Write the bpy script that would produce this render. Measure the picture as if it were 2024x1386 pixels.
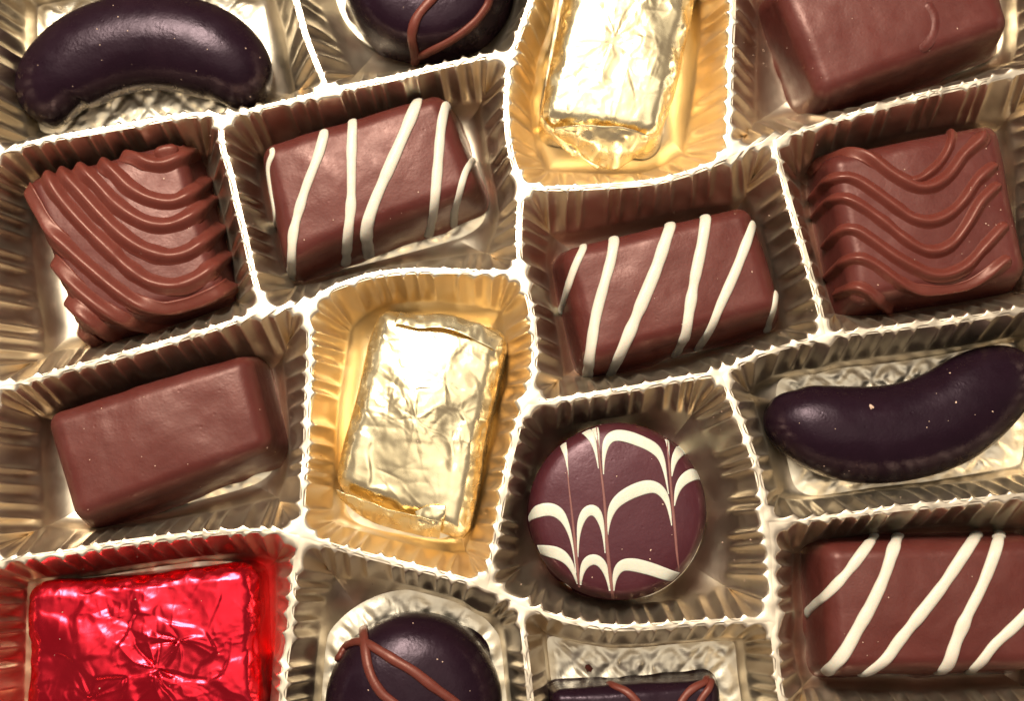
import bpy, math
import numpy as np
from mathutils import Vector, Matrix
from mathutils.bvhtree import BVHTree

for _o in list(bpy.data.objects):
    bpy.data.objects.remove(_o, do_unlink=True)
scene = bpy.context.scene
col = scene.collection
MM = 0.001

# ------------------------------------------------------------------ camera
FPX = 2811.0                    # focal length in photograph pixels (50 mm on 36 mm)
SC = 0.085                      # millimetres per photograph pixel on the tray's rim plane
DIST = FPX * SC
TILT = math.radians(8.2)
FWD = np.array([0.0, math.sin(TILT), -math.cos(TILT)])
UPV = np.array([0.0, math.cos(TILT), math.sin(TILT)])
RGT = np.array([1.0, 0.0, 0.0])
CAM = -FWD * DIST               # mm
cam_d = bpy.data.cameras.new('camera')
cam_d.lens = 50.0
cam_d.sensor_width = 36.0
cam_d.clip_start = 0.01
cam_d.clip_end = 50.0
cam_d.dof.use_dof = True
cam_d.dof.focus_distance = (DIST + 1.5) * MM
cam_d.dof.aperture_fstop = 13.0
cam = bpy.data.objects.new('camera', cam_d)
col.objects.link(cam)
cam.location = Vector(CAM * MM)
cam.rotation_euler = (TILT, 0.0, 0.0)
scene.camera = cam

# ------------------------------------------------------------------ world and lamps
world = bpy.data.worlds.new('World')
scene.world = world
world.use_nodes = True
bg = world.node_tree.nodes['Background']
bg.inputs['Color'].default_value = (0.95, 0.79, 0.69, 1)
bg.inputs['Strength'].default_value = 0.31

def area(name, loc, target, sx, sy, power, color):
    l = bpy.data.lights.new(name, 'AREA')
    l.shape = 'RECTANGLE'
    l.size, l.size_y = sx, sy
    l.energy = power
    l.color = color
    o = bpy.data.objects.new(name, l)
    col.objects.link(o)
    o.location = loc
    o.rotation_euler = (Vector(target) - Vector(loc)).to_track_quat('-Z', 'Y').to_euler()
    return o
area('softbox_overhead', (0.0, 0.13, 0.62), (0, 0.13, 0), 0.68, 0.48, 0.50, (1.0, 0.915, 0.78))
area('softbox_centre', (0.03, -0.01, 0.60), (0.02, 0.0, 0), 0.38, 0.32, 0.36, (1.0, 0.915, 0.78))
area('key_lamp', (-0.13, 0.32, 0.54), (0, 0, 0), 0.18, 0.18, 6.2, (1.0, 0.92, 0.79))
area('side_lamp', (0.55, 0.06, 0.20), (0, 0, 0), 0.08, 0.16, 0.12, (1.0, 0.95, 0.86))
area('side_lamp', (-0.55, 0.06, 0.22), (0, 0, 0), 0.08, 0.16, 0.12, (1.0, 0.95, 0.86))

scene.render.engine = 'CYCLES'
scene.view_settings.view_transform = 'Standard'
scene.view_settings.look = 'None'
scene.view_settings.exposure = 0.0
scene.view_settings.gamma = 1.0
scene.view_settings.use_curve_mapping = False
scene.cycles.max_bounces = 8
scene.cycles.glossy_bounces = 6
scene.cycles.diffuse_bounces = 3
scene.cycles.caustics_reflective = False

# ------------------------------------------------------------------ helpers
rng = np.random.default_rng(7)

def W(px, py, z):
    """photograph pixel -> point (mm) on the horizontal plane at height z (mm)"""
    px = np.asarray(px, float); py = np.asarray(py, float)
    d = (FWD * FPX)[None, :] + np.outer(px.ravel() - 1012, RGT) - np.outer(py.ravel() - 693, UPV)
    z = np.broadcast_to(np.asarray(z, float), px.shape).ravel()
    t = (z - CAM[2]) / d[:, 2]
    out = CAM[None, :] + d * t[:, None]
    return out.reshape(px.shape + (3,))

def catmull(pts, step):
    P = np.asarray(pts, float)
    out = []
    n = len(P)
    for i in range(n - 1):
        p0 = P[max(i - 1, 0)]; p1 = P[i]; p2 = P[i + 1]; p3 = P[min(i + 2, n - 1)]
        if i == 0: p0 = 2 * p1 - p2
        if i == n - 2: p3 = 2 * p2 - p1
        m = max(2, int(np.linalg.norm((p2 - p1)[:2]) / step))
        t = (np.arange(m) / m)[:, None]
        out.append(0.5 * ((2 * p1) + (-p0 + p2) * t + (2 * p0 - 5 * p1 + 4 * p2 - p3) * t ** 2 + (-p0 + 3 * p1 - 3 * p2 + p3) * t ** 3))
    out.append(P[-1:])
    return np.concatenate(out)

def _hash(i, j, k, s):
    h = (i * 374761393 + j * 668265263 + k * 2147483647 + s * 1274126177) & 0xffffffff
    h = ((h ^ (h >> 13)) * 1274126177) & 0xffffffff
    h = ((h ^ (h >> 16)) * 2246822519) & 0xffffffff
    return ((h ^ (h >> 15)) & 0xffff) / 65535.0 * 2 - 1

def vnoise(P, scale, seed=0):
    """smooth value noise -1..1 at points P (n,3), feature size scale"""
    q = P / scale + 100.0
    i = np.floor(q).astype(np.int64)
    f = q - i
    f = f * f * f * (f * (f * 6 - 15) + 10)
    r = 0
    for a in (0, 1):
        wa = f[:, 0] if a else 1 - f[:, 0]
        for b in (0, 1):
            wb = f[:, 1] if b else 1 - f[:, 1]
            for c in (0, 1):
                wc = f[:, 2] if c else 1 - f[:, 2]
                r = r + wa * wb * wc * _hash(i[:, 0] + a, i[:, 1] + b, i[:, 2] + c, seed)
    return r

WORLD = {}
def empty(name, loc, label, cat, group=None):
    o = bpy.data.objects.new(name, None)
    o.empty_display_size = 0.005
    col.objects.link(o)
    o.location = Vector(np.asarray(loc) * MM)
    WORLD[o.name] = np.asarray(loc, float)
    tag(o, label, cat, group)
    return o

def tag(o, label=None, cat=None, group=None, kind=None):
    if label: o['label'] = label
    if cat: o['category'] = cat
    if group: o['group'] = group
    if kind: o['kind'] = kind
    return o

def mesh(name, V, F, mat, parent=None, smooth=True, origin=None):
    """world-space verts in mm -> one mesh object"""
    V = np.asarray(V, float)
    if origin is None:
        origin = np.array([V[:, 0].mean(), V[:, 1].mean(), V[:, 2].min()])
    me = bpy.data.meshes.new(name)
    F = F if isinstance(F, list) else F.tolist()
    me.from_pydata(((V - origin) * MM).tolist(), [], F)
    if smooth:
        me.polygons.foreach_set('use_smooth', np.ones(len(me.polygons), bool))
    me.materials.append(mat)
    me.update()
    o = bpy.data.objects.new(name, me)
    col.objects.link(o)
    WORLD[o.name] = origin
    if parent is not None:
        o.parent = parent
        o.location = Vector((origin - WORLD[parent.name]) * MM)
    else:
        o.location = Vector(origin * MM)
    return o

def grid_faces(nr, nc, wrap=True, flip=False):
    r = np.arange(nr - 1)[:, None]
    c = np.arange(nc if wrap else nc - 1)[None, :]
    c2 = (c + 1) % nc
    a = r * nc + c; b = r * nc + c2; d = (r + 1) * nc + c2; e = (r + 1) * nc + c
    q = np.stack([a, b, d, e], -1).reshape(-1, 4)
    return q[:, ::-1] if flip else q

# ------------------------------------------------------------------ materials
def new_mat(name):
    m = bpy.data.materials.new(name)
    m.use_nodes = True
    nt = m.node_tree
    p = nt.nodes['Principled BSDF']
    tc = nt.nodes.new('ShaderNodeTexCoord')
    return m, nt, p, tc

def noise(nt, tc, scale, detail=4.0, rough=0.55):
    n = nt.nodes.new('ShaderNodeTexNoise')
    n.inputs['Scale'].default_value = scale
    n.inputs['Detail'].default_value = detail
    n.inputs['Roughness'].default_value = rough
    nt.links.new(tc.outputs['Object'], n.inputs['Vector'])
    return n

def ramp(nt, src, lo, hi, c0, c1):
    r = nt.nodes.new('ShaderNodeValToRGB')
    r.color_ramp.elements[0].position = lo
    r.color_ramp.elements[1].position = hi
    r.color_ramp.elements[0].color = (*c0, 1)
    r.color_ramp.elements[1].color = (*c1, 1)
    nt.links.new(src, r.inputs['Fac'])
    return r

def bump(nt, p, chain):
    prev = None
    for src, dist, strength in chain:
        b = nt.nodes.new('ShaderNodeBump')
        b.inputs['Distance'].default_value = dist
        b.inputs['Strength'].default_value = strength
        nt.links.new(src, b.inputs['Height'])
        if prev: nt.links.new(prev.outputs['Normal'], b.inputs['Normal'])
        prev = b
    nt.links.new(prev.outputs['Normal'], p.inputs['Normal'])

def gray(v): return (v, v, v)

def chocolate(name, c0, c1, rough, spec, sss, bloom=0.0, tint=(1, 1, 1)):
    m, nt, p, tc = new_mat(name)
    n1 = noise(nt, tc, 140.0, 6.0, 0.62)
    r = ramp(nt, n1.outputs['Fac'], 0.3, 0.72, c0, c1)
    # faint pale bloom in uneven patches with a fine grain
    nb = noise(nt, tc, 75.0, 3.0)
    ng = noise(nt, tc, 1500.0, 3.0, 0.7)
    rb = ramp(nt, nb.outputs['Fac'], 0.48, 0.72, gray(0.0), gray(1.0))
    rg = ramp(nt, ng.outputs['Fac'], 0.42, 0.66, gray(0.25), gray(1.0))
    mul = nt.nodes.new('ShaderNodeMath'); mul.operation = 'MULTIPLY'
    nt.links.new(rb.outputs['Color'], mul.inputs[0]); nt.links.new(rg.outputs['Color'], mul.inputs[1])
    mu2 = nt.nodes.new('ShaderNodeMath'); mu2.operation = 'MULTIPLY'; mu2.inputs[1].default_value = bloom
    nt.links.new(mul.outputs[0], mu2.inputs[0])
    mx = nt.nodes.new('ShaderNodeMix'); mx.data_type = 'RGBA'
    nt.links.new(mu2.outputs[0], mx.inputs[0]); nt.links.new(r.outputs['Color'], mx.inputs[6])
    mx.inputs[7].default_value = (0.36, 0.20, 0.17, 1)
    nt.links.new(mx.outputs[2], p.inputs['Base Color'])
    n2 = noise(nt, tc, 240.0, 6.0, 0.65)
    rr = ramp(nt, n2.outputs['Fac'], 0.3, 0.7, gray(rough - 0.09), gray(rough + 0.11))
    nt.links.new(rr.outputs['Color'], p.inputs['Roughness'])
    p.inputs['Specular IOR Level'].default_value = spec
    p.inputs['Specular Tint'].default_value = (*tint, 1)
    p.inputs['Subsurface Weight'].default_value = sss
    p.inputs['Subsurface Radius'].default_value = (1.0, 0.28, 0.16)
    p.inputs['Subsurface Scale'].default_value = 0.0012
    n3 = noise(nt, tc, 2200.0, 3.0)
    n4 = noise(nt, tc, 260.0, 3.0)
    vo = nt.nodes.new('ShaderNodeTexVoronoi'); vo.inputs['Scale'].default_value = 330.0
    nt.links.new(tc.outputs['Object'], vo.inputs['Vector'])
    pit = ramp(nt, vo.outputs['Distance'], 0.03, 0.11, gray(0.0), gray(1.0))
    bump(nt, p, [(n4.outputs['Fac'], 0.0003, 0.4), (n3.outputs['Fac'], 0.00005, 0.45), (pit.outputs['Color'], 0.00006, 0.35)])
    return m

def metal(name, c0, c1, rough, rvar, micro):
    m, nt, p, tc = new_mat(name)
    p.inputs['Metallic'].default_value = 1.0
    n1 = noise(nt, tc, 90.0, 3.0)
    r = ramp(nt, n1.outputs['Fac'], 0.3, 0.7, c0, c1)
    nt.links.new(r.outputs['Color'], p.inputs['Base Color'])
    n2 = noise(nt, tc, 300.0, 4.0)
    rr = ramp(nt, n2.outputs['Fac'], 0.3, 0.7, gray(rough - rvar), gray(rough + rvar))
    nt.links.new(rr.outputs['Color'], p.inputs['Roughness'])
    n3 = noise(nt, tc, 900.0, 3.0)
    bump(nt, p, [(n3.outputs['Fac'], 0.0001, micro)])
    return m

M_MILK = chocolate('milk_chocolate', (0.088, 0.0165, 0.0128), (0.116, 0.0235, 0.0185), 0.41, 0.58, 0.35, 0.12, (1.0, 0.66, 0.58))
M_MILK2 = chocolate('milk_chocolate_rope', (0.128, 0.0265, 0.0175), (0.155, 0.0345, 0.0235), 0.40, 0.60, 0.25, 0.0, (1.0, 0.68, 0.56))
M_PLUM = chocolate('semi_dark_chocolate', (0.058, 0.0115, 0.0155), (0.074, 0.016, 0.0205), 0.36, 0.45, 0.12, 0.03, (1.0, 0.70, 0.76))
M_DARK = chocolate('dark_chocolate', (0.0105, 0.0036, 0.0072), (0.0150, 0.0050, 0.0100), 0.28, 0.20, 0.0, 0.01, (1.0, 0.76, 0.88))
M_CREAM = chocolate('white_chocolate', (0.74, 0.64, 0.50), (0.79, 0.70, 0.56), 0.42, 0.4, 0.25)
M_PINK = chocolate('dragged_chocolate_vein', (0.22, 0.085, 0.07), (0.27, 0.11, 0.09), 0.4, 0.4, 0.1)
M_TRAY = metal('gold_plastic', (0.86, 0.735, 0.555), (0.90, 0.78, 0.60), 0.38, 0.05, 0.10)
M_FLOOR = metal('embossed_gold_plastic', (0.72, 0.65, 0.51), (0.78, 0.71, 0.56), 0.42, 0.06, 0.30)
M_GOLD = metal('gold_foil', (0.93, 0.775, 0.46), (0.95, 0.81, 0.51), 0.27, 0.05, 0.08)
M_RED = metal('red_foil', (0.72, 0.018, 0.036), (0.78, 0.028, 0.048), 0.23, 0.05, 0.08)

def plain(name, c, rough):
    m, nt, p, tc = new_mat(name)
    n = noise(nt, tc, 30.0, 5.0)
    r = ramp(nt, n.outputs['Fac'], 0.3, 0.7, tuple(v * 0.85 for v in c), c)
    nt.links.new(r.outputs['Color'], p.inputs['Base Color'])
    p.inputs['Roughness'].default_value = rough
    return m
M_CRUMB = plain('pale_crumb', (0.75, 0.50, 0.36), 0.6)
M_TABLE = plain('dark_table', (0.10, 0.07, 0.05), 0.5)

# ------------------------------------------------------------------ the tray
D = 15.0                                           # pocket depth, mm
E = {                                              # centre lines of the ribs, photograph pixels
 'A0': [(-22, 309), (0, 303), (69, 282), (138, 269), (208, 256), (277, 243), (346, 231), (398, 227), (437, 231)],
 'A1': [(437, 231), (485, 220), (540, 207), (589, 196), (648, 180)],
 'A2': [(648, 180), (710, 168), (773, 155), (842, 138), (912, 121), (964, 109), (1010, 108)],
 'V0': [(535, -110), (563, -50), (585, 0), (602, 62), (623, 118), (648, 180)],
 'B0': [(1085, -200), (1062, -60), (1050, 0), (1028, 62), (1010, 108)],
 'B1': [(1010, 108), (1003, 160), (1000, 215), (1005, 277), (1015, 322), (1033, 364)],
 'G0': [(1447, -200), (1448, 0), (1445, 104), (1443, 194), (1440, 260), (1438, 312)],
 'A3': [(1033, 364), (1085, 371), (1180, 369), (1280, 361), (1344, 347), (1400, 327), (1438, 312)],
 'A4': [(1438, 312), (1480, 292), (1532, 277)],
 'A5': [(1532, 277), (1586, 258), (1656, 235), (1746, 210), (1829, 187), (1933, 163), (2024, 139), (2095, 118)],
 'K0': [(1532, 277), (1540, 320), (1557, 390), (1571, 440), (1586, 491), (1608, 567), (1622, 620), (1632, 664)],
 'L0': [(1632, 664), (1700, 657), (1797, 645), (1908, 630), (1987, 617), (2110, 595)],
 'L1': [(1426, 738), (1485, 706), (1557, 684), (1632, 664)],
 'L2': [(1042, 795), (1088, 794), (1160, 783), (1269, 765), (1341, 750), (1426, 738)],
 'C0': [(1033, 364), (1027, 420), (1026, 480), (1030, 540)],
 'C1': [(1030, 540), (1049, 607), (1057, 680), (1053, 745), (1042, 795)],
 'R0': [(606, 604), (655, 573), (703, 554), (750, 542), (822, 536), (893, 537), (965, 540), (1030, 540)],
 'H0': [(437, 231), (440, 290), (454, 338), (467, 398), (483, 462), (500, 538), (512, 580), (520, 613)],
 'H1': [(520, 613), (560, 608), (606, 604)],
 'H2': [(-14, 771), (0, 767), (69, 748), (138, 729), (208, 712), (277, 693), (346, 673), (415, 652), (485, 627), (520, 613)],
 'D0': [(606, 604), (611, 690), (608, 786), (605, 880), (600, 952), (597, 1010), (594, 1060)],
 'P0': [(-30, 1116), (0, 1111), (67, 1101), (134, 1093), (202, 1081), (269, 1071), (336, 1063), (403, 1056), (470, 1051), (530, 1050), (594, 1060)],
 'P1': [(594, 1060), (661, 1080), (728, 1099), (795, 1116), (862, 1133), (913, 1147), (964, 1163)],
 'P2': [(964, 1163), (995, 1178), (1026, 1195)],
 'E0': [(1042, 795), (1031, 820), (1017, 871), (1003, 929), (988, 1024), (975, 1095), (964, 1163)],
 'Q0': [(594, 1060), (583, 1125), (576, 1192), (571, 1259), (564, 1310), (558, 1383), (548, 1470), (540, 1545)],
 'S0': [(1026, 1195), (1064, 1207), (1131, 1228), (1198, 1240), (1260, 1241), (1350, 1234), (1440, 1229), (1527, 1228)],
 'S1': [(1026, 1195), (1034, 1252), (1040, 1302), (1047, 1370), (1056, 1460), (1062, 1590)],
 'F0': [(1426, 738), (1454, 810), (1476, 868), (1492, 915), (1505, 969), (1516, 1030)],
 'F1': [(1516, 1030), (1524, 1085), (1527, 1150), (1527, 1228)],
 'F2': [(1527, 1228), (1532, 1278), (1538, 1342), (1546, 1390), (1556, 1450)],
 'T0': [(1516, 1030), (1590, 1029), (1686, 1017), (1781, 1005), (1876, 996), (2003, 982), (2130, 968)],
 # outer edges of the tray (beyond the picture)
 'O1': [(-22, 309), (-30, 160), (-30, 20), (-30, -90)], 'O2': [(-30, -90), (240, -130), (535, -110)],
 'O3': [(535, -110), (640, -250), (840, -290), (1000, -270), (1085, -200)],
 'O4': [(1085, -200), (1260, -225), (1447, -200)], 'O5': [(1447, -200), (1760, -160), (2085, -190)],
 'O6': [(2085, -190), (2090, -40), (2095, 118)], 'O7': [(2095, 118), (2090, 350), (2110, 595)],
 'O8': [(2110, 595), (2140, 780), (2130, 968)], 'O9': [(2130, 968), (2125, 1200), (2130, 1430)],
 'O10': [(2130, 1430), (1850, 1425), (1556, 1450)], 'O11': [(1556, 1450), (1550, 1590), (1540, 1625)],
 'O12': [(1540, 1625), (1300, 1640), (1062, 1590)], 'O13': [(1062, 1590), (820, 1650), (540, 1545)],
 'O14': [(540, 1545), (260, 1520), (-40, 1500)], 'O15': [(-40, 1500), (-36, 1310), (-30, 1116)],
 'O16': [(-30, 1116), (-18, 950), (-14, 771)], 'O17': [(-14, 771), (-26, 560), (-22, 309)],
}
EP = {k: catmull(v, 6.0) for k, v in E.items()}
EW = {k: W(p[:, 0], p[:, 1], 0.0)[:, :2] for k, p in EP.items()}
HW = dict(F0=16, F1=22, F2=15, E0=16, D0=17, Q0=17, S1=12, P1=15, P2=18, C1=16, B1=15, R0=14, A3=13, G0=16, L2=14, V0=13)  # rib half widths, px

# cell: sides, floor (centre px, half sizes px, angle, exponent), wall draft px
CELLS = [
 ('bean_a',   ['O2', 'V0', 'A1', 'A0', 'O1'], (285, 105, 255, 150, 8, 6)),
 ('round_a',  ['O3', 'B0', 'A2', 'V0'],                       (842, -55, 190, 188, 0, 2.2)),
 ('gold_a',   ['O4', 'G0', 'A3', 'B1', 'B0'],                  (1215, 95, 128, 225, -9, 5)),
 ('milk_a',   ['O5', 'O6', 'A5', 'A4', 'G0'],                  (1762, 45, 215, 140, 17, 5)),
 ('wave_a',   ['A0', 'H0', 'H2', 'O17'],                       (270, 487, 152, 142, 16, 5)),
 ('stripe_a', ['A1', 'A2', 'B1', 'C0', 'R0', 'H1', 'H0'],      (754, 388, 202, 126, 15, 5)),
 ('gold_b',   ['R0', 'C1', 'E0', 'P1', 'D0'],                  (830, 842, 126, 214, -10, 5)),
 ('stripe_b', ['A3', 'A4', 'K0', 'L1', 'L2', 'C1', 'C0'],      (1318, 587, 194, 120, 13, 5)),
 ('wave_b',   ['A5', 'O7', 'L0', 'K0'],                        (1806, 446, 178, 148, 10, 5)),
 ('bean_b',   ['L0', 'O8', 'T0', 'F0', 'L1'],                  (1790, 825, 245, 130, 9, 7)),
 ('marbled',  ['L2', 'F0', 'F1', 'S0', 'P2', 'E0'],            (1220, 1014, 171, 171, 0, 2.0)),
 ('milk_b',   ['H2', 'H1', 'D0', 'P0', 'O16'],                 (342, 884, 196, 114, 14, 5)),
 ('red',      ['P0', 'Q0', 'O14', 'O15'],                      (297, 1280, 222, 158, 3, 6)),
 ('round_b',  ['P1', 'P2', 'S1', 'O13', 'Q0'],                 (815, 1375, 200, 200, 0, 2.0)),
 ('dark_rect',['S0', 'F2', 'O11', 'O12', 'S1'],                (1270, 1420, 195, 165, 1, 8)),
 ('stripe_c', ['T0', 'O9', 'O10', 'F2', 'F1'],                 (1818, 1198, 212, 126, 1, 5)),
]

def chain_cell(sides):
    """orient the sides into one loop"""
    out = []
    ends = [(EP[s][0], EP[s][-1]) for s in sides]
    first = sides[0]
    nxt = ends[1]
    rev = min(np.linalg.norm(ends[0][0] - e) for e in nxt) < 1e-6
    cur = EP[first][0] if rev else EP[first][-1]
    segs = [EW[first][::-1] if rev else EW[first]]
    for s in sides[1:]:
        if np.linalg.norm(EP[s][0] - cur) < 1e-6:
            segs.append(EW[s]); cur = EP[s][-1]
        elif np.linalg.norm(EP[s][-1] - cur) < 1e-6:
            segs.append(EW[s][::-1]); cur = EP[s][0]
        else:
            raise ValueError('loop broken at ' + s + str(sides))
    return segs

def seg_dist(P, S):
    """distance of points P (n,2) to polyline S (m,2)"""
    a = S[:-1]; b = S[1:]; ab = b - a
    ap = P[:, None, :] - a[None]
    t = np.clip((ap * ab[None]).sum(-1) / (ab ** 2).sum(-1)[None], 0, 1)
    d = ap - t[..., None] * ab[None]
    return np.sqrt((d ** 2).sum(-1).min(1))

def resample_closed(P, n):
    Q = np.vstack([P, P[:1]])
    L = np.concatenate([[0], np.cumsum(np.linalg.norm(np.diff(Q, axis=0), axis=1))])
    s = np.linspace(0, L[-1], n, endpoint=False)
    return np.stack([np.interp(s, L, Q[:, k]) for k in range(Q.shape[1])], 1), L[-1]

def smooth_closed(P, it):
    for _ in range(it):
        P = 0.5 * P + 0.25 * (np.roll(P, 1, 0) + np.roll(P, -1, 0))
    return P

def super_r(th, a, b, ang, n):
    t = th - ang
    return (np.abs(np.cos(t) / a) ** n + np.abs(np.sin(t) / b) ** n) ** (-1.0 / n)

tray_c = W(np.array(1012.), np.array(693.), -D)
tray = empty('chocolate_tray', tray_c, 'gold plastic tray of fluted pockets that holds all the chocolates', 'tray')
PITCH = 36 * SC
FLUTE = 11.5 * SC
ZW = 10.6                                          # depth of the fluted wall
FLOORZ = {}
POCKET = {}
for ci, (cname, sides, fl) in enumerate(CELLS):
    segs = chain_cell(sides)
    hw = np.array([(HW.get(s, 14.5) - 1.2) * SC for s in sides])
    B = np.concatenate([s[:-1] for s in segs])
    cen = W(np.array(float(fl[0])), np.array(float(fl[1])), -D)[:2]
    m = 720
    th = np.linspace(0, 2 * math.pi, m, endpoint=False)
    dirs = np.stack([np.cos(th), np.sin(th)], 1)
    K = 14 * SC
    lo = np.zeros(m); hi = np.full(m, 45.0)
    # outward limit: first crossing of the boundary
    rad = np.arange(1.0, 45.0, 0.5)
    alive = np.ones(m, bool)
    def field(P):
        d = np.stack([seg_dist(P, s) for s in segs], 1)
        return -K * np.log(np.exp(-(d - hw[None]) / K).sum(1))
    prev = field(np.repeat(cen[None], m, 0))
    for r in rad:
        f = field(cen[None] + dirs * r)
        cross = alive & (f <= 0)
        hi[cross] = r; lo[cross] = r - 0.5
        alive &= ~cross
        if not alive.any(): break
    for _ in range(14):
        mid = 0.5 * (lo + hi)
        f = field(cen[None] + dirs * mid[:, None])
        lo = np.where(f > 0, mid, lo); hi = np.where(f > 0, hi, mid)
    R0_ = cen[None] + dirs * lo[:, None]
    R0_, per = resample_closed(R0_, 720)
    R0_ = smooth_closed(R0_, 6)
    nf = int(round(per / PITCH))
    SPF = 12
    n = nf * SPF
    R, per = resample_closed(R0_, n)
    T = smooth_closed(np.roll(R, -1, 0) - np.roll(R, 1, 0), 130)
    T /= np.linalg.norm(T, axis=1)[:, None]
    N = np.stack([-T[:, 1], T[:, 0]], 1)            # inward for a counter-clockwise loop
    k = np.arange(n)
    lr = np.random.default_rng(100 + ci)
    # slightly uneven flutes
    amp_f = 1 + 0.16 * lr.standard_normal(nf)
    jit = smooth_closed(lr.standard_normal((n, 1)), 60)[:, 0] * 2.5
    ph = (k / SPF + jit * 0.35)
    fl_i = np.floor(ph).astype(int) % nf
    sc = np.abs(np.sin(math.pi * ph)) ** 0.95
    flute = sc * FLUTE * np.clip(amp_f[fl_i], 0.55, 1.5)
    drift = smooth_closed(lr.standard_normal((n, 1)), 200)[:, 0]
    # boundary matched to each rim sample along the bearing from the pocket's centre
    vv = R - cen[None]
    bb = vv / np.linalg.norm(vv, axis=1)[:, None]
    A_ = B; D_ = np.roll(B, -1, 0) - B
    den = bb[:, 0:1] * D_[None, :, 1] - bb[:, 1:2] * D_[None, :, 0]
    den = np.where(np.abs(den) < 1e-9, 1e-9, den)
    ac = A_ - cen[None]
    tt = (ac[None, :, 0] * D_[None, :, 1] - ac[None, :, 1] * D_[None, :, 0]) / den
    uu = (ac[None, :, 0] * bb[:, 1:2] - ac[None, :, 1] * bb[:, 0:1]) / den
    ok = (uu >= -1e-6) & (uu <= 1 + 1e-6) & (tt > 0)
    tt = np.where(ok, tt, 1e9)
    rb = tt.min(1)
    rb = np.maximum(rb, np.linalg.norm(vv, axis=1) + 0.2)
    Bm = cen[None] + bb * rb[:, None]
    outn = bb
    rings = []
    def warpz(xy):                                 # the thin sheet is not quite flat
        q = np.column_stack([xy, np.zeros(len(xy))])
        return 0.30 * vnoise(q, 13.0, 5) + 0.16 * vnoise(q, 4.5, 6) + 0.05 * vnoise(q, 1.6, 7)
    ripple = warpz(R)
    def ring(xy, z): rings.append(np.column_stack([xy, np.broadcast_to(z, (n,))]))
    top0 = R - N * flute[:, None]                  # scalloped lip
    ring(Bm + outn * 0.55, warpz(Bm + outn * 0.55) - 0.03)
    ring(Bm, warpz(Bm))
    mid1 = Bm * 0.6 + (R - N * flute[:, None] * 0.5) * 0.4
    ring(mid1, warpz(mid1) + 0.03)
    mid2 = Bm * 0.22 + top0 * 0.78
    ring(mid2, warpz(mid2) - 0.02)
    ring(top0 - N * 0.06, warpz(top0) - 0.14)
    DRAFT = 34 * SC
    k_d = (DIST + D) / DIST
    def floor_r(bear):
        return super_r(bear, fl[2] * SC * k_d, fl[3] * SC * k_d, math.radians(fl[4]), fl[5])
    v0 = R - cen[None]
    gap = np.linalg.norm(v0, axis=1) - floor_r(np.arctan2(v0[:, 1], v0[:, 0]))
    draft = np.clip(gap * 0.46, DRAFT * 0.75, DRAFT * 1.6)
    draft = smooth_closed(draft[:, None], 160)[:, 0]
    lin = 0.9 if fl[5] < 3 else 0.15
    nw = 15
    for t in np.linspace(0, 1, nw):
        fade = 1.0 if t < 0.62 else math.cos((t - 0.62) / 0.38 * math.pi / 2)
        lean = draft * (t ** 0.9)
        belly = 0.18 * math.sin(math.pi * t) * drift * 3
        xy = R + N * (lean + belly - flute * fade * (1.0 - 0.12 * t))[:, None] + N * 0.10
        ring(xy, -0.40 - (ZW - 0.40) * t + ripple * (1 - t))
    P1 = rings[-1][:, :2]
    # floor outline at matching bearings
    v = P1 - cen[None]
    bear = np.arctan2(v[:, 1], v[:, 0])
    rF = np.minimum(floor_r(bear), np.linalg.norm(v, axis=1) - 0.9)
    rF = smooth_closed(rF[:, None], 30)[:, 0]
    Fl = cen[None] + np.stack([np.cos(bear), np.sin(bear)], 1) * rF[:, None]
    for u in np.linspace(0, 1, 11)[1:]:
        s = (1 - lin) * (1 - math.cos(u * math.pi / 2)) + lin * u
        zz = (1 - lin) * math.sin(u * math.pi / 2) + lin * u
        ring(P1 * (1 - s) + Fl * s, -ZW - (D - ZW) * zz)
    V = np.concatenate(rings)
    V[:, 2] += 0.05 * vnoise(V, 4.0, 3 + ci)
    F = grid_faces(len(rings), n)
    pk = mesh('pocket', V, F, M_TRAY, tray)
    # embossed floor: sub-part
    nr = 34
    sub = n // 2
    Fs = Fl[::2] if n % 2 == 0 else Fl[:sub * 2:2]
    ns = len(Fs)
    fr = []
    for j in range(nr):
        s = 1 - j / nr
        xy = cen[None] + (Fs - cen[None]) * s
        fr.append(np.column_stack([xy, np.full(ns, -D)]))
    FV = np.concatenate(fr + [np.array([[cen[0], cen[1], -D]])])
    a = math.radians(fl[4])
    qx = (FV[:, 0] * math.cos(a) + FV[:, 1] * math.sin(a)); qy = (-FV[:, 0] * math.sin(a) + FV[:, 1] * math.cos(a))
    wl = 6.6
    d1 = np.abs(((qx + qy) / wl) % 1 - 0.5) * 2; d2 = np.abs(((qx - qy) / wl) % 1 - 0.5) * 2
    q = np.minimum(d1, d2)
    emb = 0.36 * np.clip(q * 2.2, 0, 1) ** 1.2
    edge = np.repeat(1 - np.arange(nr) / nr, ns)
    edge = np.append(edge, 0)
    fadeF = np.clip((1 - edge) / 0.10, 0, 1)
    FV[:, 2] += (emb + 0.12 * vnoise(FV, 1.0, 50 + ci) + 0.08 * vnoise(FV, 0.55, 70 + ci)) * fadeF
    FF = grid_faces(nr, ns).tolist()
    last = (nr - 1) * ns
    FF += [[last + i, last + (i + 1) % ns, nr * ns] for i in range(ns)]
    mesh('pocket_floor', FV, FF, M_FLOOR, pk)
    POCKET[cname] = pk

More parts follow.
